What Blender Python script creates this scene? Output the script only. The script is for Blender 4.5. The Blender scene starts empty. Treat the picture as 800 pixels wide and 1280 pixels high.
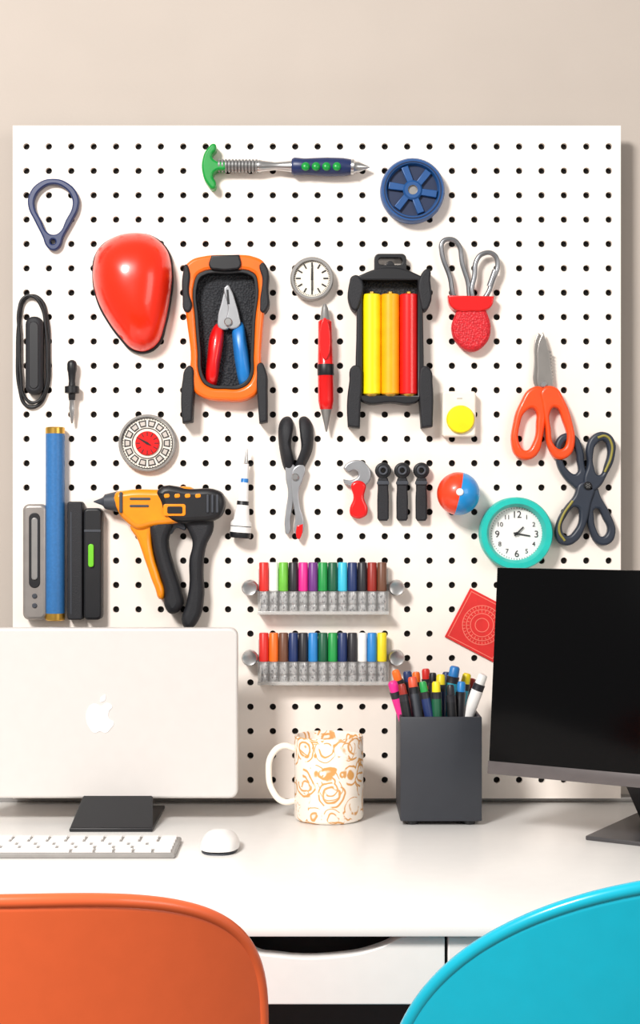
import bpy, bmesh, math, random
from mathutils import Vector, Matrix
random.seed(4)
CY = 1.115           # eye height; desk top 0.75 m; board front face is the plane y=0, 1 board unit = 1 mm
DZ = 0.75
sc = bpy.context.scene
col = sc.collection
sc.view_settings.view_transform = 'Standard'
sc.view_settings.look = 'None'

def W(px, py, d=0.0):
    D = 2.0 - d/1000.0
    return Vector(((px-400)*D/2000.0, -d/1000.0, CY+(640-py)*D/2000.0))

# ---------------- materials ----------------
def lin(c):
    return tuple(((v/255)/12.92 if v/255 <= 0.04045 else (((v/255)+0.055)/1.055)**2.4) for v in c)
MC = {}
def mat(name, rgb, rough=0.45, metal=0.0, var=0.06, scale=60, bump=0.0, bscale=400, coat=0.0, spec=0.5, alpha=1.0, btype='noise'):
    if name in MC: return MC[name]
    m = bpy.data.materials.new(name); m.use_nodes = True
    nt = m.node_tree; b = nt.nodes['Principled BSDF']
    c = lin(rgb)
    tc = nt.nodes.new('ShaderNodeTexCoord')
    n = nt.nodes.new('ShaderNodeTexNoise'); n.inputs['Scale'].default_value = scale
    nt.links.new(tc.outputs['Object'], n.inputs['Vector'])
    r = nt.nodes.new('ShaderNodeValToRGB')
    r.color_ramp.elements[0].position = 0.3; r.color_ramp.elements[1].position = 0.7
    r.color_ramp.elements[0].color = tuple(max(0, v*(1-var)) for v in c)+(1,)
    r.color_ramp.elements[1].color = tuple(min(1, v*(1+var)) for v in c)+(1,)
    nt.links.new(n.outputs['Fac'], r.inputs['Fac'])
    nt.links.new(r.outputs['Color'], b.inputs['Base Color'])
    b.inputs['Roughness'].default_value = rough
    b.inputs['Metallic'].default_value = metal
    b.inputs['Specular IOR Level'].default_value = spec
    b.inputs['Coat Weight'].default_value = coat
    b.inputs['Alpha'].default_value = alpha
    if bump > 0:
        if btype == 'noise':
            t = nt.nodes.new('ShaderNodeTexNoise'); o = t.outputs['Fac']
        else:
            t = nt.nodes.new('ShaderNodeTexVoronoi'); o = t.outputs['Distance']
        t.inputs['Scale'].default_value = bscale
        nt.links.new(tc.outputs['Object'], t.inputs['Vector'])
        bp = nt.nodes.new('ShaderNodeBump'); bp.inputs['Strength'].default_value = bump
        bp.inputs['Distance'].default_value = 0.002
        nt.links.new(o, bp.inputs['Height']); nt.links.new(bp.outputs['Normal'], b.inputs['Normal'])
    MC[name] = m
    return m

M_board = mat('board_white', (250, 240, 231), 0.5, var=0.01)
M_wall = mat('wall_paint', (187, 177, 168), 0.9, var=0.02, scale=8, bump=0.05, bscale=300)
M_desk = mat('desk_white', (248, 246, 243), 0.28, var=0.01)
M_black = mat('black_plastic', (16, 17, 22), 0.45)
M_rub = mat('black_rubber', (22, 23, 29), 0.6, bump=0.3, bscale=900)
M_dark = mat('dark_void', (18, 17, 18), 0.9)  # near-black: painted shade for peg holes and drawer cavity; also the standoffs
M_steel = mat('steel', (190, 190, 190), 0.28, 0.9)
M_grey = mat('satin_grey', (150, 148, 146), 0.4, 0.5)
M_orange = mat('orange_plastic', (250, 108, 10), 0.35, coat=0.3)
M_oyel = mat('drill_orange', (250, 146, 4), 0.35, coat=0.3)
M_red = mat('red_plastic', (222, 14, 16), 0.3, coat=0.4)
M_gloss = mat('helmet_red', (252, 42, 8), 0.28, coat=0.3, var=0.02)
M_navy = mat('navy', (26, 42, 88), 0.4)
M_wheel = mat('wheel_blue', (26, 78, 138), 0.4)
M_wheeld = mat('wheel_dark', (14, 36, 72), 0.5)
M_blue = mat('blue_plastic', (28, 120, 196), 0.35)
M_tube = mat('tube_blue', (48, 110, 170), 0.4, var=0.08, scale=300)
M_green = mat('green_plastic', (8, 146, 56), 0.35)
M_cream = mat('cream_white', (242, 234, 220), 0.45)
M_white = mat('white_plastic', (244, 242, 240), 0.35, var=0.01)
M_yel = mat('yellow', (252, 226, 4), 0.4)
M_amber = mat('amber', (252, 172, 8), 0.4)
M_gold = mat('gold', (214, 170, 80), 0.3, 0.9)
M_teal = mat('teal', (26, 190, 178), 0.4)
M_slate = mat('slate_grey', (60, 64, 72), 0.5)

# ---------------- groups ----------------
CUR = [None, None]
def group(name, loc):
    e = bpy.data.objects.new(name, None); e.empty_display_size = 0.02
    e.location = loc; col.objects.link(e)
    CUR[0] = e; CUR[1] = Matrix.Translation(Vector(loc)).inverted()
    return e
def add(name, me, m=None):
    if m is not None and len(me.materials) == 0: me.materials.append(m)
    o = bpy.data.objects.new(name, me); col.objects.link(o)
    if CUR[0]:
        o.parent = CUR[0]; o.matrix_parent_inverse = CUR[1]
    return o
def solo(): CUR[0] = None
def smooth(me, ang=38):
    me.shade_smooth(); me.set_sharp_from_angle(angle=math.radians(ang))

# ---------------- shape builders ----------------
def conv(cu, name):
    ob = bpy.data.objects.new('tmp', cu); col.objects.link(ob)
    dg = bpy.context.evaluated_depsgraph_get()
    me = bpy.data.meshes.new_from_object(ob.evaluated_get(dg))
    bpy.data.objects.remove(ob); me.name = name; me.materials.clear()
    return me
def rrect(x0, y0, x1, y1, r, n=5):
    o = []
    for cx, cy, a0 in ((x1-r, y0+r, -90), (x1-r, y1-r, 0), (x0+r, y1-r, 90), (x0+r, y0+r, 180)):
        for i in range(n+1):
            a = math.radians(a0+90*i/n); o.append((cx+r*math.cos(a), cy+r*math.sin(a)))
    return o
def circ(cx, cy, r, n=36, ry=None):
    ry = ry or r
    return [(cx+r*math.cos(2*math.pi*i/n), cy+ry*math.sin(2*math.pi*i/n)) for i in range(n)]
def rot(pts, cx, cy, deg):
    a = math.radians(deg); c, s = math.cos(a), math.sin(a)
    return [(cx+(p[0]-cx)*c-(p[1]-cy)*s, cy+(p[0]-cx)*s+(p[1]-cy)*c)+tuple(p[2:]) for p in pts]
def shape(name, loops, d0, d1, m, bev=1.0, sm=True, res=5):
    cu = bpy.data.curves.new(name, 'CURVE'); cu.dimensions = '2D'; cu.fill_mode = 'BOTH'
    cu.resolution_u = res if sm else 1
    t = (d1-d0)/1000.0; bev = min(bev/1000.0, t/2*0.95)
    cu.extrude = t/2-bev; cu.bevel_depth = bev; cu.bevel_resolution = 2; cu.offset = -bev
    for lp in loops:
        s = cu.splines.new('BEZIER'); s.bezier_points.add(len(lp)-1); s.use_cyclic_u = True
        for bpnt, p in zip(s.bezier_points, lp):
            w = W(p[0], p[1], d1); bpnt.co = (w.x, w.z, 0)
            h = 'AUTO' if (sm and len(p) < 3) else 'VECTOR'
            bpnt.handle_left_type = h; bpnt.handle_right_type = h
    me = conv(cu, name)
    ym = -(d0+d1)/2000.0
    for v in me.vertices:
        x, y, z = v.co; v.co = (x, ym-z, y)
    smooth(me); return add(name, me, m)
def text(name, s, px, py, d, size, m, deg=0):
    cu = bpy.data.curves.new(name, 'FONT'); cu.body = s; cu.size = size/1000.0
    cu.align_x = 'CENTER'; cu.align_y = 'CENTER'; cu.extrude = 0.0003
    me = conv(cu, name); w = W(px, py, d); a = math.radians(deg)
    for v in me.vertices:
        x, y, z = v.co
        v.co = (w.x+x*math.cos(a)-y*math.sin(a), w.y-z, w.z+x*math.sin(a)+y*math.cos(a))
    return add(name, me, m)
def tubew(name, pts, r, m, cyclic=False, radii=None, sm=True, res=8):
    cu = bpy.data.curves.new(name, 'CURVE'); cu.dimensions = '3D'; cu.resolution_u = res if sm else 1
    cu.bevel_depth = r; cu.bevel_resolution = 4; cu.use_fill_caps = True
    s = cu.splines.new('BEZIER'); s.bezier_points.add(len(pts)-1); s.use_cyclic_u = cyclic
    for i, p in enumerate(pts):
        b = s.bezier_points[i]; b.co = p
        h = 'AUTO' if sm else 'VECTOR'
        b.handle_left_type = h; b.handle_right_type = h
        if radii: b.radius = radii[i]
    me = conv(cu, name); smooth(me, 60); return add(name, me, m)
def tube(name, pts, r, m, d=8, **k):
    return tubew(name, [W(p[0], p[1], p[2] if len(p) > 2 else d) for p in pts], r/1000.0, m, **k)
def lathew(name, origin, axis, prof, m, seg=32, bands=None):
    axis = Vector(axis).normalized()
    t = Vector((0, 0, 1)) if abs(axis.z) < 0.9 else Vector((1, 0, 0))
    u = axis.cross(t).normalized(); v = axis.cross(u)
    bm = bmesh.new(); rings = []
    for a, r in prof:
        c = Vector(origin)+axis*a
        if r < 1e-6: rings.append([bm.verts.new(c)])
        else: rings.append([bm.verts.new(c+(u*math.cos(2*math.pi*i/seg)+v*math.sin(2*math.pi*i/seg))*r) for i in range(seg)])
    for k in range(len(rings)-1):
        A, B = rings[k], rings[k+1]
        mi = bands[k] if bands else 0
        for i in range(seg):
            j = (i+1) % seg
            if len(A) == 1 and len(B) == 1: continue
            if len(A) == 1: f = bm.faces.new((A[0], B[i], B[j]))
            elif len(B) == 1: f = bm.faces.new((A[i], A[j], B[0]))
            else: f = bm.faces.new((A[i], A[j], B[j], B[i]))
            f.material_index = mi
    if len(rings[0]) > 1: bm.faces.new(rings[0])
    if len(rings[-1]) > 1: 
        f = bm.faces.new(rings[-1]); f.material_index = bands[-1] if bands else 0
    bmesh.ops.recalc_face_normals(bm, faces=bm.faces)
    me = bpy.data.meshes.new(name); bm.to_mesh(me); bm.free()
    for mm in (m if isinstance(m, (list, tuple)) else [m]): me.materials.append(mm)
    smooth(me, 40); return add(name, me)
def rod(name, a, b, prof, m, d=12, seg=24, bands=None):
    """prof: (mm along axis from a, radius mm)"""
    A = W(a[0], a[1], d); B = W(b[0], b[1], d)
    return lathew(name, A, B-A, [(p[0]/1000, p[1]/1000) for p in prof], m, seg, bands)
def disc(name, px, py, prof, m, seg=48, bands=None):
    """prof: (radius mm, depth mm)"""
    dm = max(p[1] for p in prof); D = W(px, py, dm); D.y = 0
    return lathew(name, D, (0, -1, 0), [(p[1]/1000, p[0]/1000) for p in prof], m, seg, bands)
def peg(k, px, py, d):
    q = W(px, py, d); lathew('peg_%d' % k, (q.x, 0.0, q.z), (0, -1, 0), [(0, .0016), (d/1000, .0016)], M_steel, 12)
def catm(lp, n=5):
    o = []; N = len(lp)
    for i in range(N):
        p0, p1, p2, p3 = [Vector(lp[(i+k) % N][:2]) for k in (-1, 0, 1, 2)]
        for j in range(n):
            t = j/n
            o.append(0.5*((2*p1)+(-p0+p2)*t+(2*p0-5*p1+4*p2-p3)*t*t+(-p0+3*p1-3*p2+p3)*t**3))
    return o
def puff(name, lp, d0, h, m, power=1.0, rings=10, ctr=None):
    o = catm(lp); c = Vector(ctr) if ctr else sum(o, Vector((0, 0)))/len(o)
    bm = bmesh.new(); R = []
    back = [bm.verts.new(W(p.x, p.y, d0)) for p in o]
    R.append(back)
    for k in range(rings):
        a = math.pi/2*k/rings; s = math.cos(a)**power; z = h*math.sin(a)
        R.append([bm.verts.new(W(c.x+(p.x-c.x)*s, c.y+(p.y-c.y)*s, d0+1+z)) for p in o])
    top = bm.verts.new(W(c.x, c.y, d0+1+h)); n = len(o)
    for A, B in zip(R[:-1], R[1:]):
        for i in range(n): bm.faces.new((A[i], A[(i+1) % n], B[(i+1) % n], B[i]))
    for i in range(n): bm.faces.new((R[-1][i], R[-1][(i+1) % n], top))
    bm.faces.new(back)
    bmesh.ops.recalc_face_normals(bm, faces=bm.faces)
    me = bpy.data.meshes.new(name); bm.to_mesh(me); bm.free(); smooth(me, 60)
    return add(name, me, m)
def boxf(name, o, U, V, N, r, m, bev=0.001, seg=2):
    u0, u1, v0, v1, n0, n1 = r
    bm = bmesh.new(); bmesh.ops.create_cube(bm, size=1)
    for v in bm.verts:
        a = u0+(v.co.x+.5)*(u1-u0); b = v0+(v.co.y+.5)*(v1-v0); c = n0+(v.co.z+.5)*(n1-n0)
        v.co = Vector(o)+U*a+V*b+N*c
    if bev > 0: bmesh.ops.bevel(bm, geom=bm.edges[:], offset=bev, segments=seg, affect='EDGES', profile=0.5)
    bmesh.ops.recalc_face_normals(bm, faces=bm.faces)
    me = bpy.data.meshes.new(name); bm.to_mesh(me); bm.free(); smooth(me, 40)
    return add(name, me, m)
X, Y, Z = Vector((1, 0, 0)), Vector((0, 1, 0)), Vector((0, 0, 1))
def box(name, x0, x1, y0, y1, z0, z1, m, bev=0.001):
    return boxf(name, (0, 0, 0), X, Y, Z, (x0, x1, y0, y1, z0, z1), m, bev)
def ticks(name, cx, cy, r0, r1, n, w, d, m, phase=0):
    bm = bmesh.new(); c = W(cx, cy, d)
    for i in range(n):
        a = 2*math.pi*(i+phase)/n; u = Vector((math.cos(a), 0, math.sin(a))); v = Vector((-math.sin(a), 0, math.cos(a)))
        q = [bm.verts.new(c+u*(r/1000)+v*(s*w/2000*(r/r1 if w > 3 else 1))) for r, s in ((r0, -1), (r1, -1), (r1, 1), (r0, 1))]
        bm.faces.new(q)
    bmesh.ops.recalc_face_normals(bm, faces=bm.faces)
    g = bmesh.ops.extrude_face_region(bm, geom=bm.faces[:])
    for e in g['geom']:
        if isinstance(e, bmesh.types.BMVert): e.co.y -= 0.0005
    me = bpy.data.meshes.new(name); bm.to_mesh(me); bm.free(); return add(name, me, m)

# ================= ROOM =================
solo()
box('wall_back', -2.2, 2.2, 0.04, 0.14, 0, 2.6, M_wall, 0)
M_floor = mat('floor_wood', (120, 95, 75), 0.5, var=0.2, scale=6)
box('floor', -2.2, 2.2, -3.2, 0.14, -0.05, 0, M_floor, 0)
box('trim_1', -0.95, 0.95, 0.014, 0.036, DZ, DZ+0.006, M_grey, 0.001)

# ================= PEGBOARD =================
group('pegboard', W(396, 578))
bm = bmesh.new()
NX, NY = 27, 27; x0, y0 = 33.0, 183.0; sx, sy = 728/26, 792/26
T = 0.006
xs = [16]+[x0+(i+.5)*sx for i in range(-1, NX)]+[776]
ys = [157]+[y0+(i+.5)*sy for i in range(-1, NY)]+[998]
V = {}
def gv(x, y, d=0):
    k = (round(x, 3), round(y, 3), d)
    if k not in V: V[k] = bm.verts.new(W(x, y, 0)+Vector((0, T if d else 0, 0)))
    return V[k]
K = 20
for i in range(len(xs)-1):
    for j in range(len(ys)-1):
        xa, xb, ya, yb = xs[i], xs[i+1], ys[j], ys[j+1]
        if 1 <= i <= NX and 1 <= j <= NY:
            cx, cy = x0+(i-1)*sx, y0+(j-1)*sy; r = 4.1
            per = []
            q = K//4
            for (ax, ay, bx, by) in ((xb, ya, xb, yb), (xb, yb, xa, yb), (xa, yb, xa, ya), (xa, ya, xb, ya)):
                for k in range(q): per.append((ax+(bx-ax)*k/q, ay+(by-ay)*k/q))
            ci = []
            for p in per:
                a = math.atan2(p[1]-cy, p[0]-cx); ci.append((cx+r*math.cos(a), cy+r*math.sin(a)))
            P = [gv(*p) for p in per]; C = [gv(*p) for p in ci]; B = [gv(p[0], p[1], 1) for p in ci]
            for k in range(K):
                l = (k+1) % K
                bm.faces.new((P[k], P[l], C[l], C[k])); bm.faces.new((C[k], C[l], B[l], B[k]))
        else:
            if xb-xa > 0.01 and yb-ya > 0.01:
                bm.faces.new((gv(xa, ya), gv(xb, ya), gv(xb, yb), gv(xa, yb)))
for a, b in (((16, 157), (776, 157)), ((776, 157), (776, 998)), ((776, 998), (16, 998)), ((16, 998), (16, 157))):
    A, B_ = W(*a), W(*b)
    q = [bm.verts.new(p) for p in (A, B_, B_+Vector((0, 0.012, 0)), A+Vector((0, 0.012, 0)))]
    bm.faces.new(q)
bmesh.ops.recalc_face_normals(bm, faces=bm.faces)
me = bpy.data.meshes.new('perforated_panel'); bm.to_mesh(me); bm.free()
add('perforated_panel', me, M_board)
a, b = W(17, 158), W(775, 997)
box('hole_shade_sheet', a.x, b.x, 0.0065, 0.0115, b.z, a.z, M_dark, 0)  # added dark sheet, its colour stands in for the shade behind the holes
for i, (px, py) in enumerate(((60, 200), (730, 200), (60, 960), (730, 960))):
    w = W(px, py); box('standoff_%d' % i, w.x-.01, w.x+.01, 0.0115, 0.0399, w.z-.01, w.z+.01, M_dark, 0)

# ================= DESK =================
group('desk', (0, -0.27, DZ))
box('desktop', -0.95, 0.95, -0.588, 0.039, DZ-0.010, DZ, M_desk, 0.0012)
box('cavity_shade_box', -0.92, 0.92, -0.545, -0.055, 0.67, DZ-0.0101, M_dark, 0)  # dark box, paints the shadow seen through the drawer cut-out
shape('drawer_front_1', [[(-250, 1171, 1), (308, 1171, 1), (315, 1187), (345, 1195), (430, 1195), (470, 1186), (503, 1171, 1), (556, 1171, 1), (556, 1256, 1), (-250, 1256, 1)]], 560, 578, M_desk, 1.2)
shape('drawer_front_2', [[(560, 1171, 1), (1050, 1171, 1), (1050, 1256, 1), (560, 1256, 1)]], 560, 578, M_desk, 1.2)
box('side_panel_left', -0.95, -0.925, -0.57, 0.03, 0, DZ-0.0101, M_desk)
box('side_panel_right', 0.925, 0.95, -0.57, 0.03, 0, DZ-0.0101, M_desk)
box('under_desk_shade_panel', -0.924, 0.924, -0.05, -0.03, 0.1, DZ-0.0101, M_slate)  # added dark panel in place of the shaded wall under the desk

# ================= BOARD TOOLS =================
group('key_fob', W(67, 268))
shape('loop', [[(66, 223), (84, 228), (97, 243), (98, 258), (90, 276), (79, 296), (74, 309), (66, 313), (58, 308), (53, 296), (43, 276), (35, 258), (36, 243), (48, 228)],
               [(66, 230), (54, 234), (44, 246), (43, 258), (51, 275), (59, 290), (66, 293), (74, 290), (82, 275), (90, 258), (89, 246), (79, 234)],
               circ(66, 302, 3, 12)], 0, 9, M_navy, 2)
group('scriber_hammer', W(356, 208))
shape('head', [[(268, 179), (259, 185), (253, 198), (253, 216), (259, 230), (267, 236), (270, 229), (266, 219), (271, 213), (282, 211), (282, 203), (271, 201), (265, 195), (270, 186)]], 0, 20, M_green, 3)
pr = []
for i in range(12): pr += [(4+i*4.2, 6.2), (5+i*4.2, 8.4), (7+i*4.2, 8.4), (8+i*4.2, 6.2)]
rod('spring', (268, 207), (460, 209), pr, mat('spring_steel', (150, 150, 150), .35, .6))
rod('shaft', (268, 207), (460, 209), [(52, 7), (56, 8), (60, 7), (75, 5), (85, 6), (98, 7.5)], M_steel)
rod('grip', (268, 207), (460, 209), [(96, 9), (99, 11), (112, 10), (140, 11.5), (160, 11), (170, 9.5), (171, 9)], M_navy)
rod('tip', (268, 207), (460, 209), [(169, 9.5), (173, 10), (175, 7.5), (180, 6.5), (193, 0.5)], M_steel)
for i in range(4):
    puff('grip_dot_%d' % i, circ(382+i*13, 208, 5.4, 10), 21, 4, M_green)
peg(0, 340, 207, 12); peg(1, 420, 208, 12)
group('caster_wheel', W(516, 237))
disc('tyre', 516, 237, [(38, 0), (40, 4), (40, 16), (38, 20), (33, 20), (31, 13), (0, 13)], [M_wheel, M_wheeld], bands=[0, 0, 0, 0, 0, 1])
for i in range(6):
    a = 60*i+15
    shape('spoke_%d' % i, [rot([(525, 233, 1), (546, 230, 1), (547, 239, 1), (525, 241, 1)], 516, 237, a)], 12, 18, M_wheel, 1, sm=False)
disc('hub', 516, 237, [(12, 10), (12, 18), (10, 20), (6, 20), (5, 17), (0, 17)], [M_wheel, M_grey], bands=[0, 0, 0, 1, 1])
shape('tread_ring', [circ(516, 237, 36, 48), circ(516, 237, 34.5, 48)], 19, 21, M_wheeld, 0.3, sm=False)
H = [(166, 291), (190, 295), (209, 313), (215, 342), (212, 375), (206, 405), (198, 428), (182, 439), (165, 436), (151, 422), (136, 402), (122, 375), (116, 345), (121, 315), (141, 297)]
group('safety_helmet', W(165, 365))
puff('shell', H, 5, 46, M_gloss, ctr=(166, 352), rings=18, power=.85)
shape('rim', [[(p[0]+(1.6 if p[0] > 165 else -1), p[1]+(2.5 if p[1] > 360 else 0)) for p in H]], 0, 7, M_black, 2)
# orange case with pliers
group('plier_case', W(282, 415))
shape('frame', [[(238, 325), (252, 320), (285, 318), (320, 321), (331, 329), (333, 360), (329, 400), (326, 440), (324, 485), (314, 497), (282, 501), (248, 494), (239, 482), (238, 440), (233, 400), (229, 360), (230, 335)],
                [(250, 341), (284, 338), (317, 341), (322, 352), (319, 400), (317, 445), (315, 472), (304, 484), (282, 486), (258, 482), (249, 468), (247, 440), (244, 400), (243, 352)]], 0, 24, M_orange, 4)
M_mesh = mat('black_mesh', (38, 40, 45), 0.7, bump=1.0, bscale=350, btype='vor')
shape('back_panel', [[(238, 335), (327, 335), (320, 485), (244, 485)]], 1, 7, M_mesh, 1, sm=False)
shape('inner_lip', [[(250, 341), (284, 338), (317, 341), (322, 352), (319, 400), (317, 445), (315, 472), (304, 484), (282, 486), (258, 482), (249, 468), (247, 440), (244, 400), (243, 352)],
                    [(253, 345), (284, 342), (314, 345), (318, 354), (315, 400), (313, 445), (311, 470), (301, 480), (282, 482), (261, 478), (253, 466), (251, 440), (248, 400), (247, 354)]], 4, 22, M_black, 1)
shape('top_grip', [[(264, 319, 1), (299, 318, 1), (300, 334), (290, 337), (272, 337), (262, 334)]], 10, 28, M_black, 2)
for n, pts in (('pad_left', [(229, 338), (232, 330), (236, 335), (236, 365), (239, 386), (233, 390), (228, 370)]),
               ('pad_right', [(327, 328), (333, 332), (335, 360), (333, 388), (327, 390), (325, 380), (328, 350)]),
               ('foot_left', [(238, 457), (242, 475), (241, 505), (240, 527, 1), (228, 529, 1), (226, 505), (228, 475), (232, 460)]),
               ('foot_right', [(325, 453), (332, 462), (334, 490), (334, 527, 1), (324, 529, 1), (322, 500), (321, 470)])):
    shape(n, [pts], 0, 27, M_rub, 2.5)
M_plst = mat('plier_steel', (170, 172, 176), 0.35, 0.6)
shape('jaw_left', [[(284, 356), (281, 362), (276, 380), (272, 398), (274, 410), (286, 410), (287, 390), (286, 370)]], 10, 18, M_plst, 1.5)
shape('jaw_right', [[(284, 356), (289, 362), (294, 376), (299, 395), (300, 406), (292, 411), (284, 408), (285, 385)]], 12, 20, M_plst, 1.5)
disc('pivot', 285, 402, [(5, 18), (5, 22), (4, 23), (0, 23)], M_steel, 24)
shape('jaw_slot', [[(283, 362, 1), (285.5, 362, 1), (287, 380, 1), (284, 380, 1)]], 19, 20.6, M_black, .2)
puff('handle_red', [(270, 405), (279, 409), (279, 430), (275, 455), (271, 480), (263, 485), (257, 474), (259, 445), (262, 420)], 7, 18, M_red, power=.8)
puff('handle_blue', [(291, 408), (303, 403), (308, 425), (313, 455), (314, 478), (306, 486), (299, 480), (294, 455), (291, 430)], 7, 18, M_blue, power=.8)
group('wall_clock', W(390, 348))
disc('case', 390, 348, [(26, 0), (27, 4), (27, 13), (25.5, 15), (23, 15), (22, 11), (0, 11)], [M_grey, M_cream], bands=[0, 0, 0, 0, 0, 1])
ticks('hour_marks', 390, 348, 14, 20, 12, 1.8, 11.2, M_black)
ticks('minute_marks', 390, 348, 20.5, 21.8, 60, 0.6, 11.2, M_black)
shape('hand_hour', [[(389, 335, 1), (391, 335, 1), (391.4, 350, 1), (388.6, 350, 1)]], 11.5, 12.6, M_black, .2)
shape('hand_minute', [[(389.4, 330, 1), (390.6, 330, 1), (391, 362, 1), (389, 362, 1)]], 12.8, 13.6, M_black, .2)
group('ballpoint_pen', W(407, 460))
rod('body', (406, 380), (408, 539), [(0, 1.5), (5, 4), (20, 6.5), (22, 8.6), (50, 9), (74, 9.8), (75, 10.3), (88, 10.3), (89, 9.8), (120, 9.8), (130, 8), (131, 7), (148, 3), (157, 1.4), (159, .5)],
    [M_grey, M_red, M_black], bands=[0, 0, 1, 1, 1, 1, 2, 2, 1, 1, 1, 0, 0, 0, 0], d=13)
shape('clip', [[(404, 398), (408, 398), (409, 448), (404, 448)]], 22, 24.5, M_red, 1)
peg(0, 406, 430, 12); peg(1, 407, 500, 12)
# battery case
group('battery_case', W(488, 427))
shape('frame', [[(447, 345, 1), (470, 336), (487, 334), (505, 336), (527, 345, 1), (529, 400), (526, 496), (520, 503), (488, 503), (456, 503), (449, 496), (446, 400)],
                [(453, 350, 1), (522, 350, 1), (522, 494, 1), (453, 494, 1)]], 0, 24, M_black, 2)
shape('back_panel', [rrect(450, 348, 525, 498, 3)], 1, 6, M_mesh, 1, sm=False)
shape('hang_tab', [rrect(468, 317, 508, 344, 6), rrect(473, 322, 503, 331, 4) ], 2, 14, M_black, 1, sm=False)
shape('tab_bump', [circ(488, 331, 5, 16)], 2, 13, M_black, 1, sm=False)
for n, pts in (('pad_left', [(440, 345), (449, 345), (450, 380), (444, 388), (437, 380), (437, 352)]),
               ('pad_right', [(527, 342), (536, 336), (538, 350), (537, 382), (530, 388), (526, 380)]),
               ('leg_left', [(440, 458), (450, 458), (453, 475), (451, 505), (450, 535, 1), (435, 533, 1), (434, 505), (437, 475)]),
               ('leg_right', [(528, 458), (537, 460), (541, 480), (541, 533, 1), (527, 535, 1), (525, 505), (524, 470)])):
    shape(n, [pts], 0, 26, M_rub, 2.5)
for i, m in enumerate((M_yel, M_amber, M_red)):
    cx = 464.5+i*23.2
    rod('battery_%d' % i, (cx, 365), (cx, 496), [(0, 3.5), (3, 3.5), (3.2, 10.6), (4, 11.5), (126, 11.5), (127, 10.4), (128, 10), (130, 9.5)], [M_gold, m], bands=[0, 0, 1, 1, 1, 0, 0], d=15)
# carabiners
group('carabiner_pouch', W(590, 370))
M_wire = mat('wire_steel', (140, 142, 146), 0.3, 0.8)
tube('carabiner_1', [(561, 299), (571, 303), (578, 330), (586, 362), (583, 378), (572, 376), (562, 345), (552, 314), (553, 303)], 3.1, M_wire, d=10, cyclic=True)
tube('carabiner_2', [(604, 317), (617, 318), (622, 330), (616, 350), (606, 372), (596, 378), (590, 368), (593, 345), (596, 325)], 3.1, M_wire, d=13, cyclic=True)
tube('sleeve', [(619, 338), (612, 358)], 3.8, M_wire, d=13)
M_pouch = mat('red_holder', (206, 20, 34), 0.5, var=.2, scale=500, bump=.5, bscale=380, btype='vor')
shape('collar', [[(560, 369, 1), (618, 370, 1), (615, 382), (606, 388), (590, 389), (572, 388), (563, 382)]], 0, 19, M_red, 2)
shape('holder', [[(575, 385), (590, 384), (605, 385), (611, 395), (614, 411), (608, 429), (590, 439), (573, 430), (565, 412), (568, 396)]], 0, 17, M_pouch, 5)
group('cable_organizer', W(42, 440))
tube('cord', [(38, 370), (50, 374), (58, 395), (61, 440), (58, 488), (45, 508), (33, 507), (25, 488), (22, 440), (25, 395), (30, 376)], 2.3, M_black, d=3, cyclic=True)
tube('cord_2', [(30, 372), (40, 370), (52, 384), (57, 410), (59, 450), (56, 488), (44, 503), (32, 498), (26, 470), (24, 420), (24, 385)], 2.0, M_black, d=7, cyclic=True)
shape('pod', [rrect(31, 395, 53, 493, 10)], 0, 17, M_rub, 5, sm=False)
shape('pod_inset', [rrect(36, 402, 48, 486, 6)], 16, 18, M_black, 1, sm=False)
group('precision_driver', W(90, 490))
rod('handle', (90, 450), (90, 529), [(0, 2), (2, 5), (5, 6), (12, 6), (16, 5), (26, 4), (32, 4.5), (33, 9), (41, 9), (42, 4.5), (50, 4), (52, 3.2), (60, 3.8), (66, 3), (77, 1.6), (79, 1)],
    [M_black, M_steel], bands=[0]*10+[1]*5, d=10)
peg(0, 90, 460, 10); peg(1, 90, 487, 10)
group('dial_gauge', W(184, 554))
disc('case', 184, 554, [(35, 0), (36, 3), (36, 8), (34.5, 10), (33, 10), (32.5, 8), (0, 8)], [M_grey, M_cream], bands=[0, 0, 0, 0, 0, 1])
M_ink = mat('ink', (40, 38, 42), 0.6)
M_cg = mat('dial_grey', (196, 188, 180), 0.6)
ticks('scale_blocks', 184, 554, 20.5, 28.5, 14, 10, 8.1, M_ink)
ticks('scale_panes', 184, 554, 22, 27, 14, 6.5, 8.7, M_cg)
ticks('minor', 184, 554, 29.5, 31, 56, .7, 8.1, M_ink)
shape('ring_1', [circ(184, 554, 32), circ(184, 554, 31)], 8, 9, M_ink, .1, sm=False)
shape('ring_2', [circ(184, 554, 19.5), circ(184, 554, 18.5)], 8, 9, M_ink, .1, sm=False)
disc('hub', 184, 554, [(15, 8), (15, 10), (14, 11), (0, 11)], M_red, 32)
ticks('hub_marks', 184, 554, 9, 14, 12, .8, 11, M_black)
shape('needle', [rot([(182.6, 554, 1), (184, 536, 1), (185.4, 554, 1), (184, 560, 1)], 184, 554, -60)], 11.2, 12.2, M_black, .1)
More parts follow.
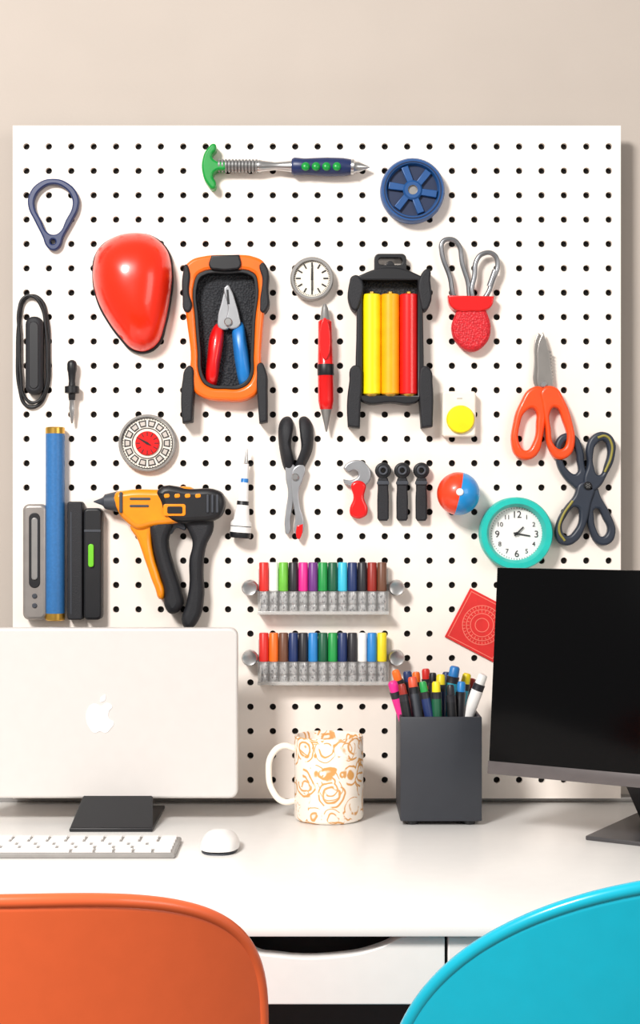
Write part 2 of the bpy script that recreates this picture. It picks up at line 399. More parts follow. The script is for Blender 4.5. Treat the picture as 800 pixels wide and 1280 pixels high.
# orange scissors
group('scissors', W(679, 495))
M_blade = mat('blade_steel', (166, 162, 158), 0.3, 0.7)
shape('blade_1', [[(673, 416, 1), (677, 420), (683, 445), (687, 470), (688, 488), (679, 492), (670, 486), (668, 450), (669, 425)]], 4, 8, M_blade, .8)
shape('blade_2', [[(679, 415, 1), (684, 430), (689, 460), (689, 487), (680, 492), (674, 486), (672, 460), (673, 430)]], 8, 12, M_blade, .8)
M_scis = mat('scissor_orange', (244, 76, 14), 0.4, coat=.2)
for i in range(9):
    shape('serration_%d' % i, [[(686.2+.3*i, 438+i*4.2, 1), (690+.25*i, 440+i*4.2, 1), (686.4+.3*i, 442+i*4.2, 1)]], 8.5, 11.5, M_blade, .1, sm=False)
shape('handle_left', [[(668, 483), (683, 488), (683, 515), (679, 545), (672, 568), (659, 575), (646, 570), (640, 555), (642, 530), (650, 505)],
                      [(668, 511), (671, 530), (667, 553), (658, 563), (650, 555), (650, 532), (659, 513)]], 0, 15, M_scis, 3.5)
shape('handle_right', [[(677, 487), (693, 483), (706, 500), (716, 528), (719, 555), (712, 570), (697, 574), (687, 562), (682, 530), (678, 505)],
                       [(694, 509), (704, 526), (709, 548), (703, 561), (694, 557), (689, 535), (688, 516)]], 2, 17, M_scis, 3.5)
disc('pivot', 680, 480, [(4, 10), (4, 14), (3, 15), (0, 15)], M_steel, 20)
# dark four-loop scissors
group('craft_shears', W(732, 612))
M_sd = mat('shear_navy', (40, 48, 62), 0.45)
M_ol = mat('shear_olive', (150, 140, 60), 0.5)
shape('loop_a', [[(697, 549), (709, 541), (721, 545), (729, 562), (732, 585), (741, 606), (733, 620), (718, 609), (702, 592), (695, 570)],
                 [(704, 556), (711, 551), (718, 558), (722, 576), (721, 592), (711, 588), (703, 572)]], 0, 13, M_sd, 3)
shape('loop_b', [[(743, 543), (757, 540), (768, 549), (769, 570), (760, 592), (746, 612), (734, 614), (730, 600), (735, 580), (734, 558)],
                 [(746, 555), (755, 551), (760, 560), (757, 580), (749, 594), (743, 584), (742, 567)]], 3, 16, M_sd, 3)
shape('loop_c', [[(726, 603), (742, 606), (739, 630), (732, 658), (722, 676), (706, 682), (696, 674), (696, 655), (706, 635), (718, 620)],
                 [(721, 634), (725, 646), (719, 663), (709, 670), (703, 662), (708, 646)]], 3, 16, M_sd, 3)
shape('loop_d', [[(728, 605), (742, 603), (752, 622), (764, 644), (770, 666), (762, 680), (747, 680), (738, 664), (732, 635)],
                 [(745, 636), (755, 649), (760, 664), (753, 671), (746, 662), (743, 648)]], 0, 13, M_sd, 3)
tube('inlay_b', [(747, 547, 16), (757, 545, 16), (764, 553, 16), (764, 570, 16), (756, 590, 16)], 1.5, M_ol)
tube('inlay_c', [(716, 626, 16), (703, 646, 16), (699, 664, 16), (706, 676, 16)], 1.5, M_ol)
disc('pivot', 735, 607, [(5, 12), (5, 18), (4, 19), (0, 19)], M_black, 24)
ticks('rivet_marks', 735, 607, 1, 3, 6, .6, 19, M_grey)
# switch
group('push_button', W(575, 517))
shape('plate', [rrect(553, 489, 595, 546, 4)], 0, 16, M_cream, 2.5, sm=False)
disc('button', 576, 524, [(17.5, 14), (17.5, 19), (16, 21), (0, 22)], M_yel, 40)
shape('label', [rrect(571, 497, 578, 499, .8)], 15.6, 16.5, M_cg, .2, sm=False)
# black pliers
group('needle_pliers', W(370, 597))
puff('handle_left', [(353, 523), (362, 521), (367, 531), (364, 555), (368, 578), (364, 590), (355, 586), (349, 560), (348, 535)], 0, 16, M_rub, power=.8)
puff('handle_right', [(374, 524), (383, 521), (391, 533), (391, 560), (383, 580), (376, 591), (368, 585), (376, 562), (375, 543)], 0, 16, M_rub, power=.8)
shape('jaw_left', [[(360, 580), (370, 584), (370, 605), (367, 625), (363, 648), (359, 668), (356, 660), (357, 640), (360, 615), (357, 595)]], 0, 10, M_plst, 1.5)
shape('jaw_right', [[(368, 584), (380, 582), (379, 598), (374, 612), (375, 632), (380, 652), (377, 668), (371, 669), (369, 645), (365, 620), (364, 600)]], 4, 13, M_plst, 1.5)
shape('tip_red', [[(371, 657, 1), (379, 655, 1), (377, 669), (373, 674), (370, 668)]], 5, 14, M_red, 1)
disc('pivot', 369, 596, [(4.5, 11), (4.5, 15), (3.5, 16), (0, 16)], M_steel, 20)
# glue/awl
group('glue_pen', W(304, 618))
rod('body', (309, 561), (300, 672), [(0, .8), (10, 2), (18, 2.6), (19, 3.8), (36, 4.4), (37, 4.6), (42, 4.8), (43, 5.2), (64, 6.6), (65, 7.4), (70, 7.4), (71, 8), (88, 10), (92, 13), (96, 13), (97, 13), (103, 13), (104, 13.3), (110, 13.3), (111, 12.5)],
    [M_steel, M_white, M_blue, M_black], bands=[0, 0, 0, 1, 1, 2, 1, 1, 1, 3, 1, 1, 1, 1, 3, 1, 1, 3, 3], d=14)
peg(0, 305, 610, 13)
# heat gun / drill
group('power_drill', W(210, 690))
rod('bit', (117, 627), (150, 627), [(0, .6), (10, 4.5), (12, 6), (14, 9), (26, 12), (30, 13)], M_slate, d=19)
shape('body', [[(143, 617), (155, 613), (200, 612), (245, 613), (248, 640), (215, 655), (190, 658), (172, 662), (160, 655), (147, 640)]], 0, 34, M_oyel, 7)
shape('motor_housing', [[(196, 613), (240, 611), (272, 613), (279, 620), (279, 638), (272, 648), (245, 653), (215, 651), (204, 640), (200, 628)]], 0, 37, M_black, 7)
for i in range(4):
    shape('vent_%d' % i, [rot(rrect(205+i*13, 617, 212+i*13, 622, 2), 210+i*13, 620, -8)], 35, 38, M_oyel, .6, sm=False)
shape('badge', [rrect(204, 630, 232, 645, 3)], 35, 38, M_oyel, .8, sm=False)
shape('badge_dark', [rrect(209, 633, 228, 642, 2)], 37, 38.8, M_black, .4, sm=False)
for i in range(3):
    shape('rear_fin_%d' % i, [rrect(258+i*6, 618, 261+i*6, 641, 1.5)], 35, 39, M_slate, .8, sm=False)
shape('nose_ring', [rrect(149, 615, 153, 641, 1.5)], 10, 36, M_slate, 1, sm=False)
shape('side_slot', [rrect(162, 622, 188, 625, 1.4)], 33, 35, M_slate, .4, sm=False)
shape('side_slot_2', [rrect(162, 631, 186, 634, 1.4)], 33, 35, M_slate, .4, sm=False)
shape('handle_spine', [[(163, 654), (192, 650), (189, 668), (192, 695), (200, 722), (205, 745), (201, 750), (193, 735), (182, 705), (172, 676)]], 2, 28, M_oyel, 6)
shape('handle_grip', [[(188, 654), (214, 650), (209, 676), (216, 708), (226, 742), (227, 758), (214, 768), (205, 758), (205, 740), (195, 705), (189, 675)]], 0, 31, M_rub, 8)
shape('battery_arm', [[(226, 645), (262, 645), (266, 658), (256, 685), (253, 715), (254, 745), (246, 778), (235, 787), (227, 780), (232, 755), (236, 732), (236, 700), (240, 678), (234, 662)]], 0, 27, M_rub, 7)
shape('trigger', [[(208, 652), (226, 652), (232, 662), (220, 660), (212, 668), (207, 662)]], 8, 22, M_slate, 3)
# adjustable wrench
group('adjustable_wrench', W(447, 610))
shape('head', [[(434, 579), (448, 575), (459, 581), (464, 594), (458, 606), (444, 609), (430, 604, 1), (429, 599, 1), (440, 600), (448, 594), (445, 588), (436, 590, 1), (429, 585, 1)]], 0, 12, M_plst, 2)
shape('handle', [[(440, 604), (456, 604), (455, 622), (460, 638), (456, 646), (440, 646), (437, 638), (442, 622)]], 0, 15, M_red, 3)
# hooks
for i, cx in enumerate((479, 503, 527)):
    group('tool_clip', W(cx, 614))
    shape('ring', [circ(cx, 588, 10, 28), circ(cx, 588, 3, 16)], 0, 13, M_black, 2, sm=False)
    shape('boss', [circ(cx, 588, 6, 20), circ(cx, 588, 3.2, 16)], 3, 16, M_slate, 1, sm=False)
    shape('stem', [[(cx-4, 596), (cx+4, 596), (cx+6.5, 612), (cx+7, 648, 1), (cx+5, 651, 1), (cx-5, 651, 1), (cx-7, 648, 1), (cx-6.5, 612)]], 0, 12, M_rub, 2)
    shape('jaw', [rrect(cx-7.5, 601, cx+7.5, 606, 2)], 1, 14, M_slate, 1, sm=False)
# ball
group('two_tone_ball', W(573, 617))
bm = bmesh.new(); bmesh.ops.create_uvsphere(bm, u_segments=48, v_segments=32, radius=0.0265)
for f in bm.faces:
    c = f.calc_center_median(); f.material_index = 0 if c.z > 0 else 1
R = Matrix.Rotation(math.radians(-78), 4, 'Y')
w = W(573, 617, 27)
for v in bm.verts: v.co = (R @ v.co)+w
me = bpy.data.meshes.new('ball'); bm.to_mesh(me); bm.free()
me.materials.append(mat('ball_red', (244, 66, 28), .35, coat=.3)); me.materials.append(mat('ball_blue', (28, 144, 216), .35, coat=.3)); smooth(me)
add('ball', me)
disc('button', 575, 615, [(4.5, 51), (4.5, 54), (3.5, 55), (0, 55)], M_white, 20)
disc('mount', 573, 617, [(9, 0), (9, 4), (0, 4)], M_black, 20)
# teal clock
group('alarm_clock', W(646, 667))
disc('case', 646, 667, [(43, 0), (45, 4), (45, 24), (43.5, 27), (37, 27), (34, 22), (33, 14), (0, 14)], [M_teal, M_white], bands=[0]*6+[1], seg=64)
for i in range(12):
    a = math.radians(30*(i+1))
    text('numeral_%d' % (i+1), str(i+1), 646+24.5*math.sin(a), 668-24.5*math.cos(a), 14.4, 12 if (i+1) % 3 == 0 else 8, M_ink)
ticks('minute_marks', 646, 667, 31, 32.3, 60, .6, 14.2, M_ink)
shape('hand_minute', [rot([(645.2, 650, 1), (646.8, 650, 1), (647, 671, 1), (645, 671, 1)], 646, 667, 100)], 14.6, 15.6, M_ink, .2)
shape('hand_hour', [rot([(645.2, 655, 1), (646.8, 655, 1), (647, 671, 1), (645, 671, 1)], 646, 667, 45)], 15.8, 16.6, M_ink, .2)
disc('hub', 646, 667, [(2, 14), (2, 17.5), (0, 17.5)], M_black, 16)
# marker racks
M_acr = mat('clear_acrylic', (240, 240, 240), 0.1, alpha=0.08, coat=.3)
M_acs = mat('acrylic_edge', (226, 224, 220), 0.15, alpha=0.6)
M_lab = bpy.data.materials.new('marker_label'); M_lab.use_nodes = True
nt = M_lab.node_tree; b = nt.nodes['Principled BSDF']; tc = nt.nodes.new('ShaderNodeTexCoord')
mp = nt.nodes.new('ShaderNodeMapping'); mp.inputs['Scale'].default_value = (1.2, .3, .6)
n = nt.nodes.new('ShaderNodeTexNoise'); n.inputs['Scale'].default_value = 380; n.inputs['Detail'].default_value = 1
r = nt.nodes.new('ShaderNodeValToRGB')
r.color_ramp.elements[0].position = .34; r.color_ramp.elements[0].color = (.13, .13, .14, 1); r.color_ramp.elements[1].position = .50; r.color_ramp.elements[1].color = (.50, .50, .50, 1)
nt.links.new(tc.outputs['Object'], mp.inputs['Vector']); nt.links.new(mp.outputs[0], n.inputs['Vector']); nt.links.new(n.outputs['Fac'], r.inputs['Fac']); nt.links.new(r.outputs['Color'], b.inputs['Base Color'])
b.inputs['Metallic'].default_value = .35; b.inputs['Roughness'].default_value = .3
pal = {'r': (214, 40, 34), 'o': (240, 110, 30), 'R': (150, 40, 30), 'w': (240, 240, 236), 'y': (240, 216, 30), 'g': (30, 150, 70), 'G': (20, 90, 60), 'p': (230, 40, 140),
       'v': (110, 50, 130), 'b': (40, 130, 200), 'n': (30, 50, 100), 'k': (36, 36, 42), 'l': (110, 190, 60), 'c': (60, 190, 220), 'B': (110, 70, 50)}
PM = {k: mat('marker_'+{'R': 'maroon', 'G': 'forest', 'B': 'brown'}.get(k, k), v, .4) for k, v in pal.items()}
for yy, seq in ((703, 'rwlkpvgGcnkRB'), (791, 'roBnkbGgnkwby')):
    group('marker_rack', W(404, yy+32))
    for i, c in enumerate(seq):
        cx = 329.8+i*12.3
        rod('marker_%d' % i, (cx, yy), (cx, yy+61), [(0, 5.2), (1, 5.9), (35, 6.0), (36, 4.8), (38, 4.8), (39, 5.1), (50, 5.1), (51, 4.8), (53, 4.8), (54, 5.1), (60, 5.1), (61, 4.5)], [PM[c], M_lab, M_steel], bands=[0, 0, 0, 2, 2, 1, 2, 2, 2, 1, 1], d=14, seg=16)
    a = W(322, yy+61, 20); bb = W(486, yy+65, 20)
    box('shelf', a.x, bb.x, -.026, -.001, bb.z, a.z, M_acs, .0006)
    c2 = W(486, yy+36, 26)
    box('front_lip', a.x, bb.x, -.0275, -.0262, bb.z, c2.z, M_acr, .0004)
    box('back_plate', a.x, bb.x, -.0055, -.0, bb.z, W(0, yy+8, 5).z, M_acs, .0006)
    for s, kx in (('left', 312), ('right', 496)):
        disc('knob_'+s, kx, yy+32, [(6, 0), (6, 8), (10, 9), (10, 20), (8.5, 22), (5, 21), (0, 21)], M_steel, 32)
        q = W(kx, yy+32, 6)
        box('bracket_'+s, min(q.x, a.x if s == 'left' else bb.x), max(q.x, a.x if s == 'left' else bb.x), -.007, -.004, q.z-.005, q.z+.005, M_steel, .0005)
# red card
group('red_coaster', W(602, 781))
M_card = mat('card_red', (218, 40, 38), .6); M_cl = mat('card_line', (240, 120, 104), .6)
sq = [(588, 735, 1), (649, 767, 1), (617, 828, 1), (556, 796, 1)]
shape('card', [sq], 0, 3, M_card, .4, sm=False)
def scl(k): return [(602.5+(p[0]-602.5)*k, 781.5+(p[1]-781.5)*k) for p in sq]
shape('border', [scl(.92), scl(.89)], 2.8, 3.4, M_cl, .05, sm=False)
for k, rr in enumerate((25, 20, 15, 9)):
    shape('ring_%d' % k, [circ(602.5, 781.5, rr), circ(602.5, 781.5, rr-1)], 2.8, 3.4, M_cl, .05, sm=False)
ticks('rays', 602.5, 781.5, 16, 19, 24, .9, 3.1, M_cl); ticks('rays_2', 602.5, 781.5, 21, 24, 36, .8, 3.1, M_cl)
# left tools
group('multi_tool', W(43, 702))
M_ms = mat('tool_silver', (158, 152, 148), .35, .5)
shape('body', [rrect(28, 630, 58, 775, 8)], 0, 20, M_ms, 4, sm=False)
shape('slot', [rrect(36, 641, 50, 735, 6.8)], 19, 21, M_black, .8, sm=False)
shape('slide', [rrect(39, 647, 47, 725, 3.8)], 20, 22.5, M_grey, 1, sm=False)
for k, yy in enumerate((745, 757)): shape('rivet_%d' % k, [circ(43, yy, 3.2, 16)], 19, 21.5, M_slate, .8, sm=False)
group('document_tube', W(69, 655))
rod('tube', (69, 534), (69, 775), [(0, 11), (1, 12), (7, 12), (8, 12), (8.2, 11.8), (231, 11.8), (231.2, 12.2), (239, 12.2), (240, 11)], [M_gold, M_tube], bands=[0, 0, 0, 0, 1, 0, 0, 0], d=12.3)
group('power_bank', W(94, 701))
shape('body', [rrect(84, 627, 103, 775, 3)], 0, 18, M_rub, 2, sm=False)
shape('groove', [rrect(88, 640, 89.5, 768, .6)], 17.5, 18.6, M_slate, .2, sm=False)
group('box_cutter', W(115, 705))
shape('body', [rrect(104, 635, 127, 775, 6)], 0, 20, M_black, 3, sm=False)
shape('button', [rrect(110, 680, 117, 709, 3.2)], 19, 23, mat('lime', (110, 200, 40), .4), 1, sm=False)
shape('cap', [rrect(105, 662, 126, 665, 1)], 19, 20.6, M_slate, .3, sm=False)

# ================= DESK THINGS =================
group('desktop_computer', W(125, 890, 120))
M_alu = mat('aluminium', (220, 217, 214), .42, 0.2, var=.01)
shape('rear_shell', [rrect(-47, 785, 297, 998, 10)], 104, 120, M_alu, 3, sm=False)
shape('screen_glass', [rrect(-40, 790, 290, 990, 6)], 101, 104, M_black, 1, sm=False)
M_em = mat('emblem_white', (255, 255, 255), .15, var=0)
shape('emblem', [[(126, 883), (133, 879), (140, 883), (136, 889), (136, 898), (142, 903), (138, 911), (132, 916), (125, 914), (118, 916), (112, 910), (108, 900), (109, 888), (114, 881), (120, 880)]], 119.5, 121, M_em, .3)
shape('emblem_leaf', [[(125, 878, 1), (126, 872), (132, 868, 1), (131, 875)]], 119.5, 121, M_em, .2)
bm = bmesh.new()
pts = [Vector((W(108, 990, 110).x, -.104, .79)), Vector((W(190, 990, 110).x, -.104, .79)), Vector((W(191, 1039, 172).x, -.172, DZ+.004)), Vector((W(87, 1039, 172).x, -.172, DZ+.004))]
low = [Vector((p.x, p.y+.006 if k < 2 else p.y, p.z-.002 if k < 2 else DZ+.0005)) for k, p in enumerate(pts)]
low[0].y = low[1].y = -.098
vs = [bm.verts.new(p) for p in pts+low]
for f in ((0, 1, 2, 3), (7, 6, 5, 4), (0, 4, 5, 1), (1, 5, 6, 2), (2, 6, 7, 3), (3, 7, 4, 0)): bm.faces.new([vs[i] for i in f])
bmesh.ops.recalc_face_normals(bm, faces=bm.faces)
bmesh.ops.bevel(bm, geom=bm.edges[:], offset=.001, segments=2, affect='EDGES')
me = bpy.data.meshes.new('stand_neck'); bm.to_mesh(me); bm.free(); smooth(me); add('stand_neck', me, M_black)
box('stand_foot', pts[3].x, pts[2].x, -.175, -.03, DZ, DZ+.004, M_black, .001)
# keyboard
group('keyboard', (-.30, -.27, DZ))
box('base', -.46, -.153, -.316, -.230, DZ, DZ+.006, mat('kb_base', (150, 147, 144), .4), .002)
bm = bmesh.new()
rd = .0166
for rI in range(5):
    yb = -.3145+rI*rd; kw = .02
    widths = [kw]*15
    if rI == 0: widths = [kw]*3+[kw*1.2, kw*5.2, kw*1.2]+[kw]*4
    if rI == 1: widths = [kw*1.8]+[kw]*11+[kw*2.2]
    if rI == 2: widths = [kw*1.5]+[kw]*12+[kw*1.5]
    tot = sum(widths); s = .301/tot; x = -.457
    for wd in widths:
        wd *= s
        g = bmesh.ops.create_cube(bm, size=1)
        for v in g['verts']:
            tp = .0006 if v.co.z > 0 else 0
            v.co = (x+wd/2+v.co.x*(wd-.003-tp), yb+rd/2+v.co.y*(rd-.0036-tp), DZ+.006+(v.co.z+.5)*.002)
        x += wd
me = bpy.data.meshes.new('keys'); bm.to_mesh(me); bm.free(); add('keys', me, M_white)
# mouse
group('computer_mouse', (-.108, -.27, DZ))
def dome(name, cx, cy, hw, hl, z0, h, m, p=2.6, n=40, rings=10):
    bm = bmesh.new(); R = []
    for k in range(rings+1):
        a = math.pi/2*k/rings; s = math.cos(a)**.75 if k < rings else 0; zz = z0+h*math.sin(a)
        if k == rings: R.append([bm.verts.new((cx, cy, zz))]); continue
        ring = []
        for i in range(n):
            t = 2*math.pi*i/n; c, q = math.cos(t), math.sin(t)
            ring.append(bm.verts.new((cx+hw*s*math.copysign(abs(c)**(2/p), c), cy+hl*s*math.copysign(abs(q)**(2/p), q), zz)))
        R.append(ring)
    for A, B in zip(R[:-1], R[1:]):
        for i in range(n):
            j = (i+1) % n
            bm.faces.new((A[i], A[j], B[0]) if len(B) == 1 else (A[i], A[j], B[j], B[i]))
    bm.faces.new(R[0]); bmesh.ops.recalc_face_normals(bm, faces=bm.faces)
    me = bpy.data.meshes.new(name); bm.to_mesh(me); bm.free(); smooth(me, 60); return add(name, me, m)
dome('shell', -.1085, -.268, .0213, .036, DZ+.004, .016, M_white)
dome('sole', -.1085, -.268, .0195, .034, DZ, .006, M_slate)
# mug
group('coffee_mug', (.0105, -.098, DZ))
M_mug = bpy.data.materials.new('mug_ceramic'); M_mug.use_nodes = True
nt = M_mug.node_tree; b = nt.nodes['Principled BSDF']; b.inputs['Roughness'].default_value = .25
tc = nt.nodes.new('ShaderNodeTexCoord')
nz = nt.nodes.new('ShaderNodeTexNoise'); nz.inputs['Scale'].default_value = 45
mx = nt.nodes.new('ShaderNodeMix'); mx.data_type = 'RGBA'; mx.blend_type = 'LINEAR_LIGHT'; mx.inputs[0].default_value = .005
nt.links.new(tc.outputs['Object'], nz.inputs['Vector']); nt.links.new(tc.outputs['Object'], mx.inputs[6]); nt.links.new(nz.outputs['Color'], mx.inputs[7])
def swirl(vscale, stops, nscale, thr, off):
    mpp = nt.nodes.new('ShaderNodeMapping'); mpp.inputs['Location'].default_value = off; nt.links.new(mx.outputs[2], mpp.inputs[0])
    vo = nt.nodes.new('ShaderNodeTexVoronoi'); vo.inputs['Scale'].default_value = vscale; vo.inputs['Randomness'].default_value = .8
    nt.links.new(mpp.outputs[0], vo.inputs['Vector'])
    rp = nt.nodes.new('ShaderNodeValToRGB'); E = rp.color_ramp; E.elements[0].position = 0; E.elements[0].color = (0, 0, 0, 1); E.elements[1].position = 1; E.elements[1].color = (0, 0, 0, 1)
    for pos, v in stops:
        e = E.elements.new(pos); e.color = (v, v, v, 1)
    nt.links.new(vo.outputs['Distance'], rp.inputs['Fac'])
    n2 = nt.nodes.new('ShaderNodeTexNoise'); n2.inputs['Scale'].default_value = nscale; nt.links.new(mpp.outputs[0], n2.inputs['Vector'])
    r2 = nt.nodes.new('ShaderNodeValToRGB'); r2.color_ramp.elements[0].position = thr; r2.color_ramp.elements[1].position = thr+.05
    nt.links.new(n2.outputs['Fac'], r2.inputs['Fac'])
    mu = nt.nodes.new('ShaderNodeMath'); mu.operation = 'MULTIPLY'; nt.links.new(rp.outputs['Color'], mu.inputs[0]); nt.links.new(r2.outputs['Color'], mu.inputs[1])
    return mu
s1 = swirl(34, ((.27, 0), (.30, 1), (.35, 1), (.38, 0), (.46, 0), (.48, 1), (.53, 1), (.55, 0)), 60, .40, (0, 0, 0))
s2 = swirl(40, ((.26, 0), (.29, 1), (.33, 1), (.36, 0), (.50, 0), (.51, 1), (.54, 1), (.56, 0)), 70, .46, (.3, .2, .1))
mm = nt.nodes.new('ShaderNodeMath'); mm.operation = 'MAXIMUM'; nt.links.new(s1.outputs[0], mm.inputs[0]); nt.links.new(s2.outputs[0], mm.inputs[1])
mc = nt.nodes.new('ShaderNodeMix'); mc.data_type = 'RGBA'; mc.inputs[6].default_value = (*lin((248, 238, 226)), 1); mc.inputs[7].default_value = (*lin((216, 158, 92)), 1)
nt.links.new(mm.outputs[0], mc.inputs[0]); nt.links.new(mc.outputs[2], b.inputs['Base Color'])
lathew('cup', (.0105, -.098, DZ), (0, 0, 1), [(0, .036), (.0015, .039), (.004, .041), (.098, .041), (.1, .040), (.1, .0385), (.098, .0375), (.008, .0375), (.006, 0)], M_mug, 64)
M_mw = mat('mug_white', (248, 240, 228), .25, var=.01)
tubew('handle', [Vector((-.028, -.098, .833)), Vector((-.044, -.098, .837)), Vector((-.0575, -.098, .826)), Vector((-.061, -.098, .805)), Vector((-.057, -.098, .785)), Vector((-.044, -.098, .771)), Vector((-.028, -.098, .772))], .0038, M_mw)
# pen cup
group('pen_holder', (.141, -.084, DZ))
M_cup = mat('cup_charcoal', (46, 49, 56), .5, var=.03)
cx0, cx1, cyf, cyb, zb, zt = .0935, .1885, -.138, -.032, DZ+.005, .8765
t = .004
box('wall_front', cx0, cx1, cyf, cyf+t, zb, zt, M_cup, .0012)
box('wall_rear', cx0, cx1, cyb-t, cyb, zb, zt, M_cup, .0012)
box('wall_a', cx0, cx0+t, cyf+.001, cyb-.001, zb, zt, M_cup, .0012)
box('wall_b', cx1-t, cx1, cyf+.001, cyb-.001, zb, zt, M_cup, .0012)
box('bottom', cx0+.001, cx1-.001, cyf+.001, cyb-.001, zb, zb+.004, M_cup, 0)
for i, (fx, fy) in enumerate(((cx0+.014, cyf+.012), (cx1-.014, cyf+.012), (cx0+.014, cyb-.012), (cx1-.014, cyb-.012))):
    lathew('foot_%d' % i, (fx, fy, DZ), (0, 0, 1), [(0, .007), (.005, .008)], M_black, 16)
C = lambda n, rgb: mat(n, rgb, .4)
pens = [((490, 852), 115, (.135, -.09), PM['p'], PM['p'], 7), ((494, 838), 95, (.14, -.07), C('pr', (226, 60, 50)), PM['o'], 6), ((509, 839), 80, (.12, -.07), M_black, PM['n'], 6.5),
        ((515, 846), 108, (.13, -.12), M_slate, C('pc', (230, 90, 60)), 6.5), ((532, 836), 60, (.14, -.055), PM['R'], PM['r'], 6), ((541, 841), 80, (.135, -.08), M_black, M_black, 5.5),
        ((551, 843), 100, (.14, -.11), M_navy, PM['y'], 6.5), ((569, 833), 92, (.13, -.085), C('tealpen', (30, 150, 175)), C('tealcap', (40, 120, 190)), 7.5),
        ((584, 842), 72, (.145, -.06), C('tealpen', (30, 150, 175)), PM['y'], 6.5), ((577, 852), 112, (.155, -.12), PM['k'], PM['b'], 6), ((590, 848), 55, (.155, -.05), PM['r'], PM['R'], 6),
        ((604, 843), 112, (.135, -.10), M_white, PM['w'], 7), ((528, 852), 122, (.15, -.125), PM['n'], PM['g'], 5.5), ((545, 852), 122, (.14, -.125), PM['G'], PM['y'], 6),
        ((520, 840), 50, (.125, -.045), PM['k'], PM['o'], 6), ((558, 840), 50, (.15, -.045), PM['k'], PM['n'], 6), ((563, 856), 124, (.16, -.126), M_black, PM['k'], 5.5), ((502, 855), 124, (.12, -.125), M_black, PM['R'], 5.5)]
for i, ((px, py), d, (bx, by), m1, m2, rr) in enumerate(pens):
    top = W(px, py, d); base = Vector((bx, by, DZ+.014)); L = (base-top).length; rr /= 1000
    lathew('pen_%d' % i, top, base-top, [(0, rr*.6), (.002, rr*.8), (.012, rr*.85), (.0125, rr*1.0), (.02, rr), (.0205, rr*1.02), (L-.012, rr), (L, rr*.3)], [m2, m1, PM['k']], 20, bands=[0, 0, 2, 2, 1, 1, 1])

# right monitor
BL = Vector((.1881, -.20, .8207)); U = Vector((.153, -.094, 0)).normalized(); Vv = Vector((.0123, .02, .2315)).normalized(); N = U.cross(Vv).normalized()
Wd, Ht = .372, .2327
group('computer_monitor', BL+U*Wd/2+Vv*Ht/2)
M_scr = mat('screen_glass_black', (4, 4, 5), .16, spec=.14, var=0)
M_chin = mat('chin_grey', (100, 94, 94), .4, .3)
boxf('housing', BL, U, Vv, N, (0, Wd, 0, Ht, -.014, -.001), M_chin, .003)
boxf('screen', BL, U, Vv, N, (.0015, Wd-.0015, .0145, Ht-.0005, -.003, .0005), M_scr, .0008)
boxf('chin', BL, U, Vv, N, (0, Wd, 0, .0145, -.003, .0003), M_chin, .0008)
boxf('chin_emblem', BL, U, Vv, N, (Wd/2-.004, Wd/2+.004, .004, .0105, 0, .0008), M_white, .0003)
Nb = Vector((-N.x, -N.y, 0)).normalized()
A = Vector((.295, -.22, DZ))
boxf('stand_foot', A, U, Nb, Z, (0, .17, 0, .17, 0, .005), mat('stand_grey', (78, 76, 78), .4, .3), .0015)
B0 = A+U*.085+Nb*.12
Tp = BL+U*Wd/2+Vv*.07-N*.010
ax = (Tp-B0); Ln = ax.length; ax.normalize()
boxf('stand_neck', B0+Vector((0, 0, .005)), U, ax, U.cross(ax), (-.06, .06, 0, Ln, -.004, .004), MC['stand_grey'], .002)

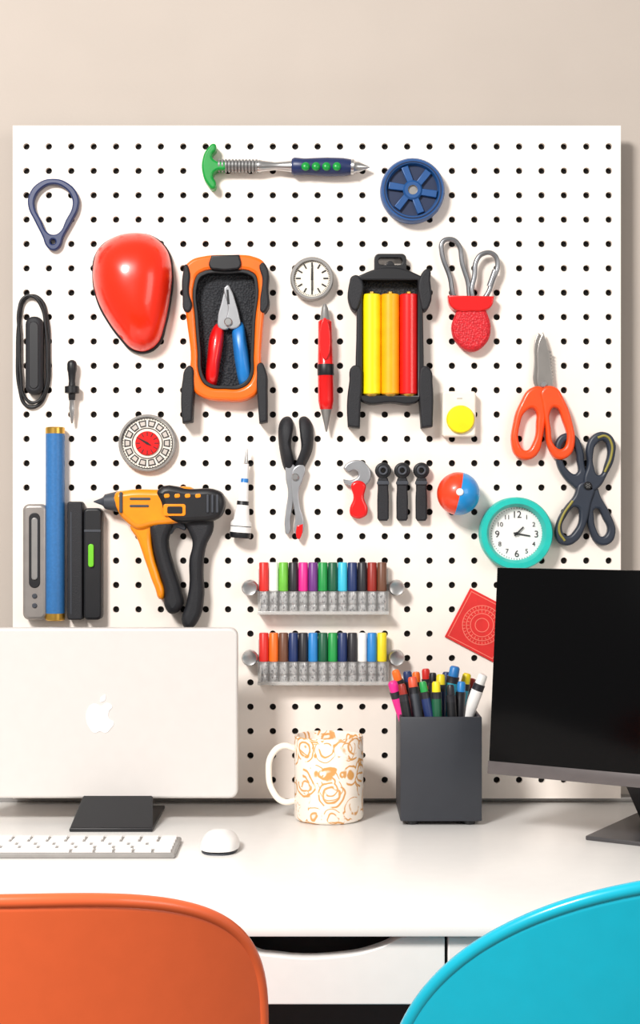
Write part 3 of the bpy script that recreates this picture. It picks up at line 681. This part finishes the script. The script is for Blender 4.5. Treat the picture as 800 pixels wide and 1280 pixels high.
# ================= CHAIRS =================
def chair(cx, cy, yaw, ztop, hw, m, nexp=3.0, sh=.13):
    e = group('shell_chair', (cx, cy, 0))
    prof = [(.24, .445), (.18, .452), (.05, .435), (-.08, .43), (-.15, .445), (-.19, .49), (-.21, .56), (-.225, .65), (-.24, .75), (-.255, ztop)]
    P = []
    for k in range(len(prof)-1):
        p0 = Vector(prof[max(0, k-1)]); p1 = Vector(prof[k]); p2 = Vector(prof[k+1]); p3 = Vector(prof[min(len(prof)-1, k+2)])
        for j in range(8):
            t = j/8; P.append(.5*((2*p1)+(-p0+p2)*t+(2*p0-5*p1+4*p2-p3)*t*t+(-p0+3*p1-3*p2+p3)*t**3))
    P.append(Vector(prof[-1]))
    S = [0]
    for a_, b_ in zip(P[:-1], P[1:]): S.append(S[-1]+(b_-a_).length)
    TT = S[-1]
    def at(s):
        s = max(0, min(TT, s))
        for k in range(len(S)-1):
            if s <= S[k+1]:
                f = (s-S[k])/max(1e-9, S[k+1]-S[k]); p = P[k].lerp(P[k+1], f); tg = (P[k+1]-P[k]).normalized(); return p, Vector((tg.y, -tg.x))
    nu, nv = 48, 60
    bm = bmesh.new(); G = []
    for i in range(nu+1):
        u = -math.cos(math.pi*i/nu); au = min(1, abs(u))
        drop = 1-(1-au**nexp)**(1/nexp) if au < 1 else 1
        s1 = TT-sh*drop; s0 = .09*drop
        colv = []
        for j in range(nv+1):
            v = j/nv; v = v*v*(3-2*v)*.5+v*.5
            s = s0+(s1-s0)*v; p, nn = at(s)
            lift = .07*abs(u)**2.2
            colv.append(bm.verts.new((u*hw, p.x+nn.x*lift, p.y+nn.y*lift)))
        G.append(colv)
    for i in range(nu):
        for j in range(nv): bm.faces.new((G[i][j], G[i+1][j], G[i+1][j+1], G[i][j+1]))
    bmesh.ops.recalc_face_normals(bm, faces=bm.faces)
    loop = [G[i][nv].co.copy() for i in range(nu+1)]+[G[nu][j].co.copy() for j in range(nv-3, 2, -3)]+[G[i][0].co.copy() for i in range(nu, -1, -1)]+[G[0][j].co.copy() for j in range(3, nv-1, 3)]
    me = bpy.data.meshes.new('seat_shell'); bm.to_mesh(me); bm.free(); me.shade_smooth()
    o = bpy.data.objects.new('seat_shell', me); col.objects.link(o); me.materials.append(m)
    o.parent = e
    sd = o.modifiers.new('s', 'SOLIDIFY'); sd.thickness = .007; sd.offset = 0
    CUR[0] = None
    cl = [loop[0]]
    for p in loop[1:]:
        if (p-cl[-1]).length > .006: cl.append(p)
    if (cl[-1]-cl[0]).length < .006: cl.pop()
    rim = tubew('rim', cl, .0052, m, cyclic=True, res=2); rim.parent = e
    wood = mat('beech', (196, 150, 100), .5, var=.15)
    for i, (sx_, sy_) in enumerate(((-1, -1), (1, -1), (-1, 1), (1, 1))):
        l = tubew('leg_%d' % i, [Vector((sx_*.10, sy_*.09, .425)), Vector((sx_*.20, sy_*.19, .008))], .013, wood, sm=False, radii=[1, .7])
        l.parent = e
    l = tubew('brace', [Vector((-.11, -.10, .415)), Vector((.11, .10, .415))], .006, M_black, sm=False); l.parent = e
    l = tubew('brace_2', [Vector((.11, -.10, .415)), Vector((-.11, .10, .415))], .006, M_black, sm=False); l.parent = e
    e.rotation_euler = (0, 0, yaw)
    return e
M_co = mat('chair_orange', (232, 104, 58), .34, var=.02, coat=.25)
M_ct = mat('chair_turquoise', (8, 182, 210), .26, var=.02, coat=.45)
chair(-.250, -.62, 0, .841, .206, M_co, 3.0, .13)
chair(.266, -.62, math.radians(9), .858, .243, M_ct, 2.25, .20)

# ================= LIGHT =================
solo()
def area(name, loc, tgt, size, power, colr):
    l = bpy.data.lights.new(name, 'AREA'); l.energy = power; l.size = size; l.color = colr
    o = bpy.data.objects.new(name, l); col.objects.link(o); o.location = loc
    o.rotation_euler = (Vector(tgt)-Vector(loc)).to_track_quat('-Z', 'Y').to_euler()
area('window_light', (-1.05, -2.15, 2.5), (0.03, 0, 1.03), 0.5, 84, (1, .968, .93))
area('room_light', (1.9, -2.4, 1.7), (0, 0, .95), 1.2, 20, (1, .94, .88))
w = bpy.data.worlds.new('room_ambient'); sc.world = w; w.use_nodes = True
w.node_tree.nodes['Background'].inputs[0].default_value = (1, .965, .93, 1)
w.node_tree.nodes['Background'].inputs[1].default_value = .36

cam = bpy.data.cameras.new('camera'); co = bpy.data.objects.new('camera', cam); col.objects.link(co)
co.location = (0, -2.0, CY); co.rotation_euler = (math.radians(90), 0, 0)
cam.lens = 56.25; cam.sensor_width = 36; cam.clip_start = .05
sc.camera = co
